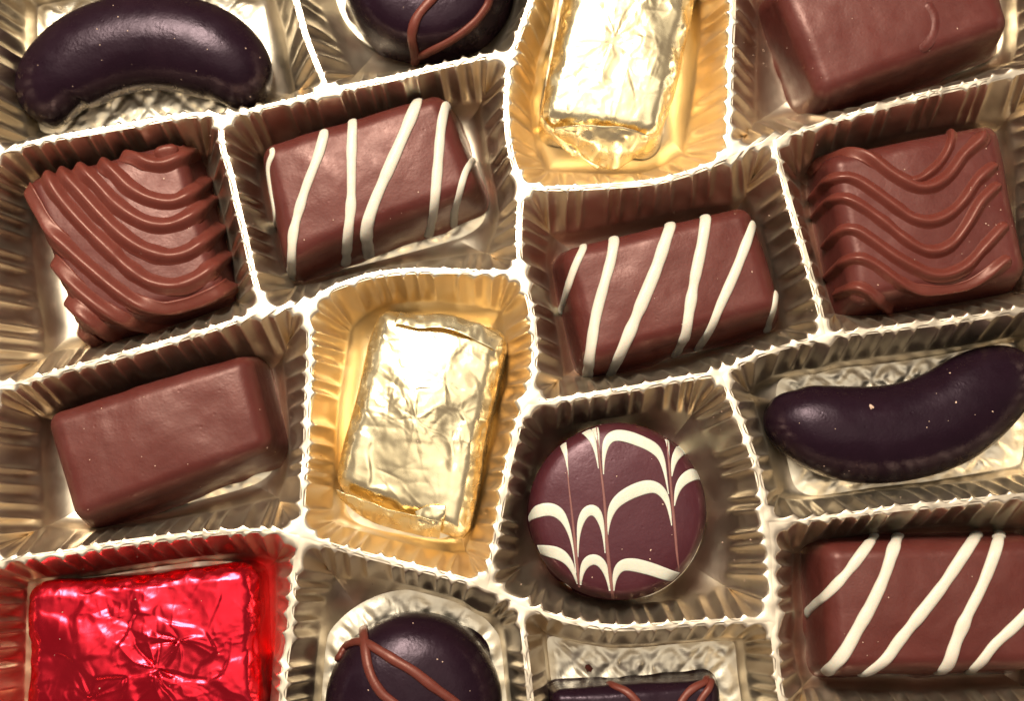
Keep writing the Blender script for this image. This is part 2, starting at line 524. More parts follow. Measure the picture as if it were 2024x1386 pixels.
# outer skirt of the tray
OUT = ['O2', 'O3', 'O4', 'O5', 'O6', 'O7', 'O8', 'O9', 'O10', 'O11', 'O12', 'O13', 'O14', 'O15', 'O16', 'O17', 'O1']
segs = chain_cell(OUT)
OB, _ = resample_closed(np.concatenate([s[:-1] for s in segs]), 700)
OT = smooth_closed(np.roll(OB, -1, 0) - np.roll(OB, 1, 0), 30)
OT /= np.linalg.norm(OT, axis=1)[:, None]
area2 = (OB[:, 0] * np.roll(OB[:, 1], -1) - np.roll(OB[:, 0], -1) * OB[:, 1]).sum()
ON = np.stack([OT[:, 1], -OT[:, 0]], 1) * (1 if area2 > 0 else -1)
rg = []
for off, z in ((-0.3, -0.5), (0.1, -0.08), (1.5, 0.0), (5.0, 0.0), (5.6, -0.15), (6.0, -0.8), (7.0, -D + 0.3), (8.0, -D + 0.05)):
    rg.append(np.column_stack([smooth_closed(OB + ON * off, 12 if off > 1 else 0), np.full(len(OB), z)]))
mesh('outer_skirt', np.concatenate(rg), grid_faces(len(rg), len(OB), flip=(area2 > 0)), M_TRAY, tray)

# table under the tray
tv = []
for (x, y) in ((-600, -450), (600, -450), (600, 450), (-600, 450)):
    tv.append((x, y, -D - 0.35))
tt = mesh('table_top', np.array(tv, float), [[0, 1, 2, 3]], M_TABLE, None, smooth=False)
tag(tt, 'dark table surface under the gold tray', 'table', kind='structure')

# ------------------------------------------------------------------ confection builders
FZ = -D + 0.42                                      # what the chocolates stand on

def rbox(L, Wd, H, r, step, taper=0.0, dome=0.0):
    """box with rounded upper edges and corners, open below; local mm, base at z=0"""
    a, b, c = L / 2, Wd / 2, H
    nx, ny, nz = [max(4, int(round(v / step))) for v in (L, Wd, H)]
    X = np.linspace(-a, a, nx + 1); Y = np.linspace(-b, b, ny + 1); Z = np.linspace(0, c, nz + 1)
    Vs, Fs, off = [], [], 0
    def face(G):
        nonlocal off
        h, w = G.shape[:2]
        Vs.append(G.reshape(-1, 3)); Fs.append(grid_faces(h, w, False) + off); off += h * w
    gx, gy = np.meshgrid(X, Y); face(np.stack([gx, gy, np.full_like(gx, c)], -1))
    gx, gz = np.meshgrid(X, Z); face(np.stack([gx, np.full_like(gx, -b), gz], -1)); face(np.stack([-gx, np.full_like(gx, b), gz], -1))
    gy, gz = np.meshgrid(Y, Z); face(np.stack([np.full_like(gy, a), gy, gz], -1)); face(np.stack([np.full_like(gy, -a), -gy, gz], -1))
    V = np.concatenate(Vs); F = np.concatenate(Fs)
    key = np.round(V * 1000).astype(np.int64)
    _, ui, inv = np.unique(key, axis=0, return_index=True, return_inverse=True)
    V = V[ui]; F = inv.ravel()[F]
    inner = np.stack([np.clip(V[:, 0], -a + r, a - r), np.clip(V[:, 1], -b + r, b - r), np.minimum(V[:, 2], c - r)], 1)
    v = V - inner
    ln = np.linalg.norm(v, axis=1)
    Nn = v / np.maximum(ln, 1e-9)[:, None]
    P = inner + Nn * np.where(ln > 1e-9, r, 0)[:, None]
    h = P[:, 2] / c
    hh = np.clip(h, 0, 1) ** 1.25
    P[:, 0] *= 1 - taper / a * hh; P[:, 1] *= 1 - taper / b * hh
    e = np.clip(1 - (P[:, 0] / a) ** 2, 0, 1) * np.clip(1 - (P[:, 1] / b) ** 2, 0, 1)
    P[:, 2] += dome * e * np.clip(h * 3 - 2, 0, 1)
    return P, F, Nn

def place(P, cpx, cpy, ang, zref, base):
    c = W(np.array(float(cpx)), np.array(float(cpy)), zref)
    a = math.radians(ang)
    R_ = np.array([[math.cos(a), -math.sin(a), 0], [math.sin(a), math.cos(a), 0], [0, 0, 1]])
    return P @ R_.T + np.array([c[0], c[1], base]), np.array([c[0], c[1], base])

def warp(P, L, Wd, quad, zref, base):
    """plan of a local box mapped on four traced corners (clockwise from the upper left in the picture)"""
    q = np.array(quad, float)
    c = W(q[:, 0], q[:, 1], zref)[:, :2]
    u = (P[:, 0] / L + 0.5)[:, None]; v = (P[:, 1] / Wd + 0.5)[:, None]
    xy = (c[3] * (1 - u) + c[2] * u) * (1 - v) + (c[0] * (1 - u) + c[1] * u) * v
    return np.column_stack([xy, P[:, 2] + base]), np.array([*c.mean(0), base])

def qdims(quad):
    q = np.array(quad, float)
    return (np.linalg.norm(q[1] - q[0]) + np.linalg.norm(q[2] - q[3])) / 2, (np.linalg.norm(q[3] - q[0]) + np.linalg.norm(q[2] - q[1])) / 2

def to_bvh(V, F):
    return BVHTree.FromPolygons([Vector(v) for v in V], F if isinstance(F, list) else F.tolist())

def choc_bar(name, label, quad, H, mat, group, r=2.7, taper=1.5, seed=0, dome=0.8, rough=0.24):
    Lp, Wp = qdims(quad)
    P, F, Nn = rbox(Lp * SC, Wp * SC, H, r, 0.42, taper, dome)
    h = P[:, 2] / H
    P = P + Nn * (rough * vnoise(P, 7.0, seed) + 0.05 * vnoise(P, 2.2, seed + 9))[:, None]
    flare = np.clip(1 - P[:, 2] / 1.6, 0, 1) ** 2 * (0.45 + 0.35 * vnoise(P, 3.0, seed + 4))
    hor = Nn.copy(); hor[:, 2] = 0
    P = P + hor * flare[:, None]
    V, o = warp(P, Lp * SC, Wp * SC, quad, FZ + 3.0, FZ)
    t = empty(name, o, label, 'chocolate', group)
    mesh('body', V, F, mat, t)
    return t, to_bvh(V, F), V

def lathe(name, label, cpx, cpy, rad_px, prof, mat, group, seed=0, zref=None, wob=0.02, squash=1.0, ang=0):
    n = 128
    H = max(z for _, z in prof)
    pr = catmull([(r, z) for r, z in prof], 0.05)
    L = np.concatenate([[0], np.cumsum(np.linalg.norm(np.diff(pr, axis=0), axis=1))])
    s = np.linspace(0, L[-1], 44)
    pr = np.stack([np.interp(s, L, pr[:, 0]), np.interp(s, L, pr[:, 1])], 1)
    th = np.linspace(0, 2 * math.pi, n, endpoint=False)
    R_ = rad_px * SC
    V = []
    for r, z in pr:
        rr = max(r, 0.004) * R_
        V.append(np.stack([rr * np.cos(th), rr * np.sin(th) * squash, np.full(n, z)], 1))
    P = np.concatenate(V)
    P[:, :2] *= (1 + wob * vnoise(np.column_stack([P[:, :2] / np.maximum(np.linalg.norm(P[:, :2], axis=1), 1e-3)[:, None] * 3, P[:, 2] * 0.2]), 1.6, seed))[:, None]
    P[:, 2] += 0.10 * vnoise(P, 6.0, seed + 1) * (P[:, 2] / H)
    flare = np.clip(1 - P[:, 2] / 1.5, 0, 1) ** 2 * np.maximum(0, vnoise(P, 5.0, seed + 5)) * 1.6
    P[:, :2] += P[:, :2] / np.maximum(np.linalg.norm(P[:, :2], axis=1), 1e-3)[:, None] * flare[:, None]
    V, o = place(P, cpx, cpy, ang, (FZ + H * 0.4) if zref is None else zref, FZ)
    F = grid_faces(len(pr), n).tolist()
    F.append([(len(pr) - 1) * n + i for i in range(n)])
    t = empty(name, o, label, 'chocolate', group)
    mesh('body', V, F, mat, t)
    return t, to_bvh(V, F), V

def cast(bvh, px, py):
    d = FWD * FPX + RGT * (px - 1012) - UPV * (py - 693)
    h = bvh.ray_cast(Vector(CAM), Vector(d).normalized())
    return h

def rope(parent, bvh, pts, half_w, half_h, mat, name='drizzle', sink=0.25, down=(5, 5), seed=0, wob=0.10, taper_end=0.55, widths=None, nseg=12, base_z=FZ, bell=False):
    """pipe a rope of icing over the body along a traced line; the ends run on down the side"""
    if widths is not None:
        pts = [(x, y, w) for (x, y), w in zip(pts, widths)]
    C = catmull([np.array(p, float) for p in pts], 5.0)
    path, nrm, ws = [], [], []
    for c in C:
        h = cast(bvh, c[0], c[1])
        if h[0] is None: continue
        path.append(np.array(h[0])); nrm.append(np.array(h[1])); ws.append(c[2] * SC if widths is not None else half_w)
    if len(path) < 4: return None
    def extend(path, nrm, ws, k):
        p = path[-1].copy(); d = path[-1] - path[-3]
        d[2] = 0
        d /= max(np.linalg.norm(d), 1e-6)
        for i in range(k):
            p = p + (d * 0.25 + np.array([0, 0, -1.0])) * 0.55
            if p[2] < base_z + 0.4: break
            q = bvh.find_nearest(Vector(p))
            if q[0] is None: break
            p = np.array(q[0])
            path.append(p.copy()); nrm.append(np.array(q[1])); ws.append(ws[-1] * 0.98)
    if down[1]: extend(path, nrm, ws, down[1])
    if down[0]:
        path.reverse(); nrm.reverse(); ws.reverse()
        extend(path, nrm, ws, down[0])
        path.reverse(); nrm.reverse(); ws.reverse()
    P = np.array(path); Nn = np.array(nrm); ws = np.array(ws)
    L = np.concatenate([[0], np.cumsum(np.linalg.norm(np.diff(P, axis=0), axis=1))])
    m = max(8, int(L[-1] / 0.35))
    s = np.linspace(0, L[-1], m)
    P = np.stack([np.interp(s, L, P[:, k]) for k in range(3)], 1)
    Nn = np.stack([np.interp(s, L, Nn[:, k]) for k in range(3)], 1)
    ws = np.interp(s, L, ws)
    for _ in range(3 if widths is None else 10):
        P[1:-1] = 0.5 * P[1:-1] + 0.25 * (P[:-2] + P[2:])
    if widths is not None:
        for i_ in range(len(P)):
            q = bvh.find_nearest(Vector(P[i_]))
            P[i_] = np.array(q[0]); Nn[i_] = np.array(q[1])
    for _ in range(10):
        Nn[1:-1] = 0.5 * Nn[1:-1] + 0.25 * (Nn[:-2] + Nn[2:])
    Nn /= np.linalg.norm(Nn, axis=1)[:, None]
    T = np.gradient(P, axis=0); T /= np.linalg.norm(T, axis=1)[:, None]
    Bn = np.cross(T, Nn); Bn /= np.linalg.norm(Bn, axis=1)[:, None]
    ratio = half_h / half_w
    wv = ws * (1 + wob * vnoise(np.column_stack([s, np.full(m, seed * 3.7), np.zeros(m)]), 2.5, seed))
    # rounded ends
    e = np.minimum(s, L[-1] - s)
    cap = np.sqrt(np.clip(1 - (1 - np.clip(e / np.maximum(wv * 1.1, 1e-3), 0, 1)) ** 2, 0, 1))
    cap = np.maximum(cap, 0.05)
    if widths is None: wv = wv * cap
    hv = np.minimum(wv * ratio, half_h * 1.3) * (1 if widths is None else 1) 
    if widths is not None: hv = np.maximum(np.minimum(half_h, wv * 0.6), 0.03)
    ph = np.linspace(0, 2 * math.pi, nseg, endpoint=False)
    if bell:
        qq = np.linspace(-1, 1, nseg - 3)
        bx = np.concatenate([1.5 * qq, [1.35, 0.0, -1.35]])
        bz = np.concatenate([1.45 * (0.5 + 0.5 * np.cos(math.pi * qq)) ** 0.85 - 0.10, [-0.5, -0.6, -0.5]])
        V = (P[:, None, :] + Bn[:, None, :] * (wv[:, None] * bx[None])[..., None] + Nn[:, None, :] * (hv[:, None] * bz[None])[..., None]).reshape(-1, 3)
        V = V.reshape(m, nseg, 3)[:, ::-1].reshape(-1, 3)
    else:
        V = (P[:, None, :] + Nn[:, None, :] * (hv * sink)[:, None, None]
         + Bn[:, None, :] * (wv[:, None] * np.cos(ph)[None])[..., None]
         + Nn[:, None, :] * (hv[:, None] * np.sin(ph)[None])[..., None]).reshape(-1, 3)
    F = grid_faces(m, nseg).tolist()
    F.append(list(range(nseg))); F.append([(m - 1) * nseg + i for i in range(nseg)][::-1])
    return mesh(name, V, F, mat, parent)

BODIES = []

# ------------------------------------------------------------------ plain milk chocolate bars
t, b, V = choc_bar('chocolate_bar', 'plain smooth milk chocolate bar beside the pocket of the wavy topped square with shallow swirl mark',
                   [(1490, 0), (1905, -150), (1985, 100), (1592, 248)], 12.6, M_MILK, 'plain milk chocolate bars', seed=11)
t['label'] = 'plain milk chocolate bar with a faint curved ridge, next to the wave roped square'
rope(t, b, [(1832, 4), (1848, 30), (1848, 58), (1836, 84), (1818, 100)], 7 * SC, 1.3 * SC, M_MILK, 'swirl_ridge', bell=True, nseg=18, down=(0, 0), seed=2)
BODIES.append(b)
t, b, V = choc_bar('chocolate_bar', 'plain milk chocolate bar in the pocket next to the red foil sweet',
                   [(98, 818), (522, 693), (574, 903), (172, 1058)], 12.2, M_MILK, 'plain milk chocolate bars', seed=12)
BODIES.append(b)

# ------------------------------------------------------------------ striped bars
def striped(label, args, stripes, seed):
    t, b, V = choc_bar('striped_chocolate', label, *args, M_MILK, 'milk chocolate bars with white stripes', seed=seed)
    for i, (pts, hw) in enumerate(stripes):
        hw *= 1.02
        rope(t, b, pts, hw * SC, hw * SC * 0.5, M_CREAM, 'stripe', sink=0.15, seed=seed + i, down=(4, 6), wob=0.13)
    BODIES.append(b)
striped('milk chocolate bar with white stripes in the pocket next to the closely roped square', ([(513, 305), (888, 194), (972, 408), (568, 562)], 12.4), [
    ([(540, 303), (530, 330), (535, 375), (542, 415), (545, 450)], 7),
    ([(640, 268), (628, 310), (605, 370), (590, 420), (580, 460), (577, 500), (576, 548)], 10),
    ([(697, 245), (695, 300), (694, 400), (688, 460), (685, 500), (683, 530)], 10),
    ([(825, 200), (805, 250), (770, 330), (740, 400), (725, 450), (727, 490), (732, 520)], 12),
    ([(880, 210), (872, 250), (866, 320), (859, 400), (853, 440), (842, 485)], 10),
    ([(938, 312), (920, 340), (906, 390), (898, 420), (897, 455)], 8)], 21)
striped('milk chocolate bar with white stripes in the pocket next to the marbled round chocolate', ([(1086, 503), (1474, 410), (1550, 640), (1143, 756)], 12.4), [
    ([(1153, 491), (1135, 531), (1121, 574), (1110, 610), (1104, 635)], 9),
    ([(1214, 477), (1207, 516), (1193, 567), (1178, 625), (1168, 690), (1161, 745)], 11),
    ([(1325, 448), (1315, 477), (1297, 531), (1269, 599), (1243, 661), (1222, 708), (1204, 745)], 12),
    ([(1395, 433), (1388, 480), (1373, 553), (1362, 617), (1355, 661), (1341, 690), (1330, 711)], 11),
    ([(1489, 440), (1478, 473), (1453, 538), (1424, 603), (1406, 646), (1384, 682), (1370, 706)], 10),
    ([(1535, 567), (1530, 607), (1521, 635), (1512, 668)], 8)], 31)
striped('milk chocolate bar with slanting white stripes next to the bean that carries a crumb', ([(1588, 1062), (2042, 1052), (2048, 1326), (1604, 1342)], 12.4), [
    ([(1728, 1061), (1706, 1091), (1674, 1133), (1638, 1172), (1609, 1197), (1592, 1216)], 10),
    ([(1775, 1060), (1764, 1091), (1748, 1140), (1722, 1197), (1696, 1243), (1667, 1294), (1638, 1326)], 12),
    ([(1931, 1058), (1902, 1101), (1863, 1159), (1818, 1217), (1777, 1268), (1751, 1304), (1716, 1330)], 12),
    ([(1976, 1056), (1966, 1094), (1941, 1159), (1912, 1217), (1889, 1271), (1876, 1310), (1862, 1328)], 12),
    ([(2035, 1208), (2005, 1239), (1966, 1275), (1941, 1307), (1917, 1329)], 11)], 41)

# ------------------------------------------------------------------ wavy squares
t, b, V = choc_bar('wavy_square_chocolate', 'milk chocolate square covered in ten closely piped curved ropes', [(60, 368), (390, 284), (480, 606), (178, 692)], 11.6, M_MILK, 'square chocolates with piped ropes', seed=51, r=2.2)
BODIES.append(b)
WA = [
 [(304, 307), (329, 299), (354, 297)],
 [(246, 309), (268, 311), (293, 322), (323, 325), (353, 313), (376, 302)],
 [(202, 322), (226, 341), (256, 371), (293, 392), (338, 400), (375, 386), (406, 361)],
 [(159, 333), (190, 362), (226, 401), (262, 428), (299, 444), (338, 445), (378, 428), (414, 397)],
 [(124, 344), (153, 374), (202, 428), (244, 468), (287, 495), (329, 507), (368, 501), (402, 480), (433, 454)],
 [(95, 353), (120, 392), (165, 444), (214, 492), (256, 532), (299, 559), (347, 566), (393, 550), (445, 510)],
 [(62, 380), (75, 410), (102, 459), (141, 498), (190, 541), (238, 580), (278, 604), (323, 612), (368, 604), (410, 590), (450, 570)],
 [(66, 430), (78, 456), (108, 513), (141, 559), (184, 598), (226, 625), (278, 644), (338, 647), (384, 638)],
 [(75, 490), (93, 522), (117, 568), (150, 610), (184, 641), (214, 662)],
 [(98, 571), (122, 607), (147, 639), (174, 664)],
]
for i, p in enumerate(WA):
    rope(t, b, p, 14 * SC, 11 * SC, M_MILK2, 'rope', bell=True, nseg=18, seed=60 + i, down=(8, 8) if i else (0, 0), wob=0.09)
t, b, V = choc_bar('wavy_square_chocolate', 'milk chocolate square with widely spaced wave shaped piped ropes', [(1597, 322), (1952, 254), (2018, 574), (1652, 638)], 11.8, M_MILK, 'square chocolates with piped ropes', seed=71, r=2.4)
BODIES.append(b)
WB = [
 ([(1616, 328), (1633, 311), (1681, 303), (1719, 311), (1760, 341), (1792, 360), (1821, 371), (1849, 366), (1878, 344), (1906, 306), (1940, 276)], 11),
 ([(1884, 266), (1872, 300), (1852, 328), (1824, 351), (1806, 357)], 8),
 ([(1611, 387), (1630, 363), (1659, 351), (1691, 355), (1729, 379), (1773, 411), (1805, 432), (1840, 438), (1875, 425), (1906, 395), (1932, 357), (1958, 334)], 10),
 ([(1620, 418), (1640, 398), (1668, 392), (1703, 408), (1748, 440), (1786, 471), (1821, 493), (1852, 497), (1884, 481), (1913, 443), (1938, 401), (1965, 373)], 10),
 ([(1643, 474), (1665, 455), (1691, 455), (1722, 474), (1767, 506), (1805, 528), (1840, 543), (1875, 543), (1913, 525), (1945, 490), (1981, 451)], 10),
 ([(1648, 536), (1672, 516), (1700, 511), (1732, 525), (1767, 551), (1799, 570), (1830, 576), (1872, 573), (1916, 563), (1951, 544), (1989, 515)], 10),
 ([(1668, 576), (1691, 568), (1713, 576), (1732, 592), (1754, 608)], 10),
]
for i, (p, hw) in enumerate(WB):
    rope(t, b, p, hw * 1.05 * SC, hw * SC * 0.92, M_MILK2, 'rope', bell=True, nseg=18, seed=80 + i, down=(7, 7), wob=0.10)

# ------------------------------------------------------------------ kidney beans
def bean(label, spine, rad_px, H, seed):
    C = catmull(spine, 3.0)
    Sp = W(C[:, 0], C[:, 1], FZ + 4.0)
    L = np.concatenate([[0], np.cumsum(np.linalg.norm(np.diff(Sp, axis=0), axis=1))])
    m = 120
    u = 0.5 - 0.5 * np.cos(np.linspace(0, math.pi, m))       # dense at the ends
    u = 0.004 + u * 0.992
    Q = np.stack([np.interp(u * L[-1], L, Sp[:, k]) for k in range(3)], 1)
    for _ in range(6): Q[1:-1] = 0.5 * Q[1:-1] + 0.25 * (Q[:-2] + Q[2:])
    T = np.gradient(Q, axis=0); T[:, 2] = 0; T /= np.linalg.norm(T, axis=1)[:, None]
    Nn = np.stack([-T[:, 1], T[:, 0], np.zeros(m)], 1)
    x = np.abs(2 * u - 1)
    r = rad_px * SC * (1 - x ** 3.4) ** 0.5
    n = 72
    ph = np.linspace(0, 2 * math.pi, n, endpoint=False)
    c, s = np.cos(ph), np.sin(ph)
    eq = 4.4
    prof_x = np.where(s >= 0, np.sign(c) * np.abs(c) ** 0.92, np.sign(c) * np.abs(c) ** 0.45)
    hr = (1 - x ** 4.5) ** 0.5
    V = []
    for i in range(m):
        z = np.where(s >= 0, eq + (H - eq) * hr[i] * np.abs(s) ** 0.95, eq + (eq * np.abs(s) ** 0.8) * -1)
        V.append(np.stack([Q[i, 0] + Nn[i, 0] * r[i] * prof_x, Q[i, 1] + Nn[i, 1] * r[i] * prof_x, FZ + z], 1))
    V = np.concatenate(V)
    V[:, 2] += 0.06 * vnoise(V, 7.0, seed)
    F = grid_faces(m, n).tolist()
    F.append(list(range(n))[::-1]); F.append([(m - 1) * n + i for i in range(n)])
    o = np.array([V[:, 0].mean(), V[:, 1].mean(), FZ])
    t = mesh('bean_chocolate', V, F, M_DARK, None, origin=o)
    tag(t, label, 'chocolate', 'kidney bean shaped dark chocolates')
    b = to_bvh(V, F)
    BODIES.append(b)
    return t, b
bean('glossy dark kidney bean chocolate in the pocket next to the closely roped square', [(84, 242), (112, 166), (190, 108), (285, 84), (382, 94), (458, 134), (504, 202)], 103, 11.2, 91)
tb, bean_b = bean('dark kidney bean chocolate with a pale crumb on its back', [(1521, 798), (1570, 828), (1660, 856), (1760, 858), (1860, 830), (1945, 772), (2034, 712)], 100, 11.2, 92)

# ------------------------------------------------------------------ round chocolates
t, b, V = lathe('round_chocolate', 'round dark chocolate with a looped milk chocolate line, beside the bean above', 846, -48, 182,
    [(1.0, 0), (1.0, 2.5), (0.99, 5.5), (0.95, 8.5), (0.86, 10.8), (0.7, 12.0), (0.4, 12.5), (0.0, 12.6)], M_DARK, 'round dark chocolates with a milk line', 95)
t['label'] = 'round dark chocolate with a looped milk chocolate line next to the glossy bean'
BODIES.append(b)
rope(t, b, [(820, 128), (821, 108), (814, 72), (822, 38), (839, 14), (858, -6), (885, -40), (925, -62), (962, -40), (966, 0), (956, 20), (935, 46), (894, 77), (849, 100), (826, 112)], 10 * SC, 7 * SC, M_MILK2, 'milk_line', seed=3, down=(6, 0))
t, b, V = lathe('round_chocolate', 'round dark chocolate crossed by two milk chocolate lines next to the red foil sweet', 816, 1392, 176,
    [(1.0, 0), (1.0, 1.5), (0.985, 4.5), (0.93, 7.5), (0.82, 9.8), (0.62, 11.2), (0.35, 11.9), (0.0, 12.1)], M_DARK, 'round dark chocolates with a milk line', 96)
BODIES.append(b)
rope(t, b, [(673, 1300), (681, 1282), (702, 1271), (723, 1272), (754, 1290), (785, 1309), (816, 1327), (848, 1352), (874, 1371), (895, 1386), (935, 1420)], 10 * SC, 7 * SC, M_MILK2, 'milk_line', seed=4)
rope(t, b, [(719, 1245), (721, 1273), (727, 1315), (738, 1346), (756, 1373), (775, 1388), (800, 1410), (840, 1450)], 10 * SC, 7 * SC, M_MILK2, 'milk_line', seed=5)

t, b, V = lathe('marbled_chocolate', 'round flat chocolate with feathered white and brown marbling', 1218, 1012, 177,
    [(0.99, 0), (1.0, 3.0), (1.0, 7.0), (0.98, 9.0), (0.935, 10.6), (0.85, 11.5), (0.6, 12.0), (0.3, 12.3), (0.0, 12.3)], M_PLUM, None, 97, wob=0.012)
BODIES.append(b)
zx = lambda p: [(960 + x / 2.567, 720 + y / 2.567) for x, y, *_ in p]
zw = lambda p, k=1.0: [max(w / 2.567 * k, 0.5) for *_, w in p]
VEINS = [
 [(405, 420, 3), (420, 600, 4), (440, 780, 6), (460, 980, 8), (475, 1130, 6)],
 [(562, 320, 5), (580, 500, 6), (603, 700, 7), (615, 900, 8), (632, 1080, 9), (648, 1200, 8)],
 [(912, 340, 4), (930, 500, 6), (945, 680, 7), (958, 820, 7), (970, 960, 6), (980, 1050, 3)],
]
BANDS = [
 [(370, 372, 10), (388, 395, 18), (403, 440, 12), (412, 500, 5), (420, 580, 2)],
 [(410, 345, 8), (455, 332, 18), (510, 342, 22), (543, 385, 15), (560, 450, 7), (572, 530, 2)],
 [(545, 312, 18), (562, 345, 14), (572, 400, 5), (578, 440, 2)],
 [(598, 560, 2), (599, 470, 8), (615, 390, 19), (655, 360, 25), (720, 368, 28), (800, 398, 26), (860, 430, 24), (893, 480, 15), (912, 560, 7), (928, 660, 2)],
 [(902, 330, 18), (915, 365, 15), (925, 430, 6), (933, 520, 2)],
 [(945, 570, 2), (955, 490, 14), (985, 442, 24), (1030, 435, 26), (1072, 455, 22)],
 [(958, 720, 2), (970, 645, 12), (1000, 590, 22), (1050, 560, 27), (1088, 568, 22)],
 [(220, 785, 14), (255, 752, 26), (320, 735, 28), (372, 755, 24), (408, 810, 14), (432, 880, 7), (448, 970, 3), (458, 1060, 2)],
 [(468, 980, 2), (470, 880, 7), (482, 800, 15), (515, 742, 23), (556, 740, 23), (582, 790, 15), (597, 860, 7), (606, 960, 2)],
 [(619, 870, 2), (626, 790, 10), (652, 715, 22), (715, 663, 28), (800, 627, 30), (858, 622, 26), (903, 658, 19), (928, 720, 10), (944, 820, 2)],
 [(245, 945, 14), (290, 945, 25), (370, 962, 26), (420, 1002, 18), (448, 1060, 9), (466, 1115, 4)],
 [(482, 1120, 4), (487, 1060, 10), (512, 1003, 21), (555, 987, 23), (594, 1017, 19), (618, 1080, 10), (630, 1150, 4)],
 [(650, 1150, 3), (654, 1085, 11), (683, 1025, 23), (740, 1018, 28), (840, 1042, 28), (920, 1070, 26), (990, 1085, 25), (1030, 1085, 18)],
]
for i, p in enumerate(BANDS):
    rope(t, b, zx(p), 1.0, 0.10, M_CREAM, 'marbled_band', sink=0.0, seed=110 + i, down=(0, 0), widths=zw(p, 1.18), wob=0.02)
for i, p in enumerate(VEINS):
    rope(t, b, zx(p), 1.0, 0.13, M_PINK, 'marbled_vein', sink=0.1, seed=130 + i, down=(0, 0), widths=zw(p), wob=0.1)

# dark rectangle cut off by the frame
t, b, V = choc_bar('rectangular_chocolate', 'dark rectangular chocolate with zigzag milk chocolate lines on the bare quilted floor', [(1078, 1352), (1418, 1332), (1428, 1570), (1082, 1580)], 9.0, M_DARK, None, seed=98, r=2.0, taper=0.7)
t['label'] = 'dark rectangular chocolate with thin milk lines in the pocket with the most bare quilted floor'
BODIES.append(b)
rope(t, b, [(1213, 1358), (1234, 1366), (1255, 1384), (1285, 1430), (1310, 1480), (1340, 1560)], 8 * SC, 5.5 * SC, M_MILK2, 'milk_line', seed=6)
rope(t, b, [(1395, 1350), (1370, 1362), (1352, 1380), (1330, 1420), (1310, 1470), (1290, 1560)], 8 * SC, 5.5 * SC, M_MILK2, 'milk_line', seed=7)
rope(t, b, [(1402, 1362), (1385, 1385), (1372, 1420), (1362, 1500), (1370, 1560)], 7 * SC, 5 * SC, M_MILK2, 'milk_line', seed=8)

# ------------------------------------------------------------------ foil wrapped sweets
def crumple(P, seed, foci, size):
    """height of crumpled foil over local points (mm)"""
    r_ = np.random.default_rng(seed)
    h = np.zeros(len(P))
    x, y = P[:, 0], P[:, 1]
    # creases that radiate from pinched spots
    for (fx, fy, amp, reach) in foci:
        dx, dy = x - fx, y - fy
        rr = np.hypot(dx, dy) + 1e-6
        th = np.arctan2(dy, dx)
        th = th + 0.25 * vnoise(np.column_stack([x, y, np.zeros_like(x)]), 4.0, seed + 31)
        env = np.exp(-rr / reach) * np.clip(rr / 0.8, 0, 1)
        for _ in range(13):
            a0 = r_.uniform(-math.pi, math.pi); w = r_.uniform(0.05, 0.16); s = r_.choice([-1, 1]) * r_.uniform(0.4, 1.0)
            d = np.abs((th - a0 + math.pi) % (2 * math.pi) - math.pi)
            h += amp * s * env * np.exp(-(d / w))
    # straight folds
    for _ in range(size):
        cx, cy = r_.uniform(x.min(), x.max()), r_.uniform(y.min(), y.max())
        a0 = r_.uniform(0, math.pi); ln = r_.uniform(2.0, 6.5); w = r_.uniform(0.22, 0.6); s = r_.choice([-1, 1]) * r_.uniform(0.03, 0.13)
        u = (x - cx) * math.cos(a0) + (y - cy) * math.sin(a0)
        v = -(x - cx) * math.sin(a0) + (y - cy) * math.cos(a0) + 0.06 * u * u * r_.uniform(-0.6, 0.6)
        h += s * np.exp(-np.abs(v) / w) * np.exp(-(u / ln) ** 2 * 2)
    # broad facets: distance to scattered points gives flat panels that meet in creases
    for sc_, am, nz in ((9.0, 0.085, 26), (4.5, 0.06, 90)):
        pts = np.stack([r_.uniform(x.min() - 3, x.max() + 3, nz), r_.uniform(y.min() - 3, y.max() + 3, nz), r_.uniform(P[:, 2].min(), P[:, 2].max() + 1, nz)], 1)
        sl = r_.uniform(-1, 1, (nz, 3)) * am / sc_ * 4
        Q = P + 0.6 * np.column_stack([vnoise(P, 3.0, seed + 1), vnoise(P, 3.0, seed + 2), vnoise(P, 3.0, seed + 3)])
        dd = np.stack([((Q - p) ** 2).sum(1) for p in pts], 1)
        wgt = np.exp(-(dd - dd.min(1)[:, None]) / (0.55 * sc_))
        wgt /= wgt.sum(1)[:, None]
        hh = np.stack([((Q - pts[i]) * sl[i]).sum(1) for i in range(nz)], 1)
        h += (wgt * hh).sum(1)
    Q = P + 1.1 * np.column_stack([vnoise(P, 3.2, seed + 41), vnoise(P, 3.2, seed + 42), vnoise(P, 3.2, seed + 43)])
    mask = np.clip(0.5 + 1.3 * vnoise(P, 7.0, seed + 44), 0.08, 1)
    for sc_, am in ((4.2, 0.09), (2.0, 0.07), (1.0, 0.03)):
        h += am * mask * (1 - np.abs(vnoise(Q, sc_, seed + 45 + int(sc_)))) ** 5
    return h

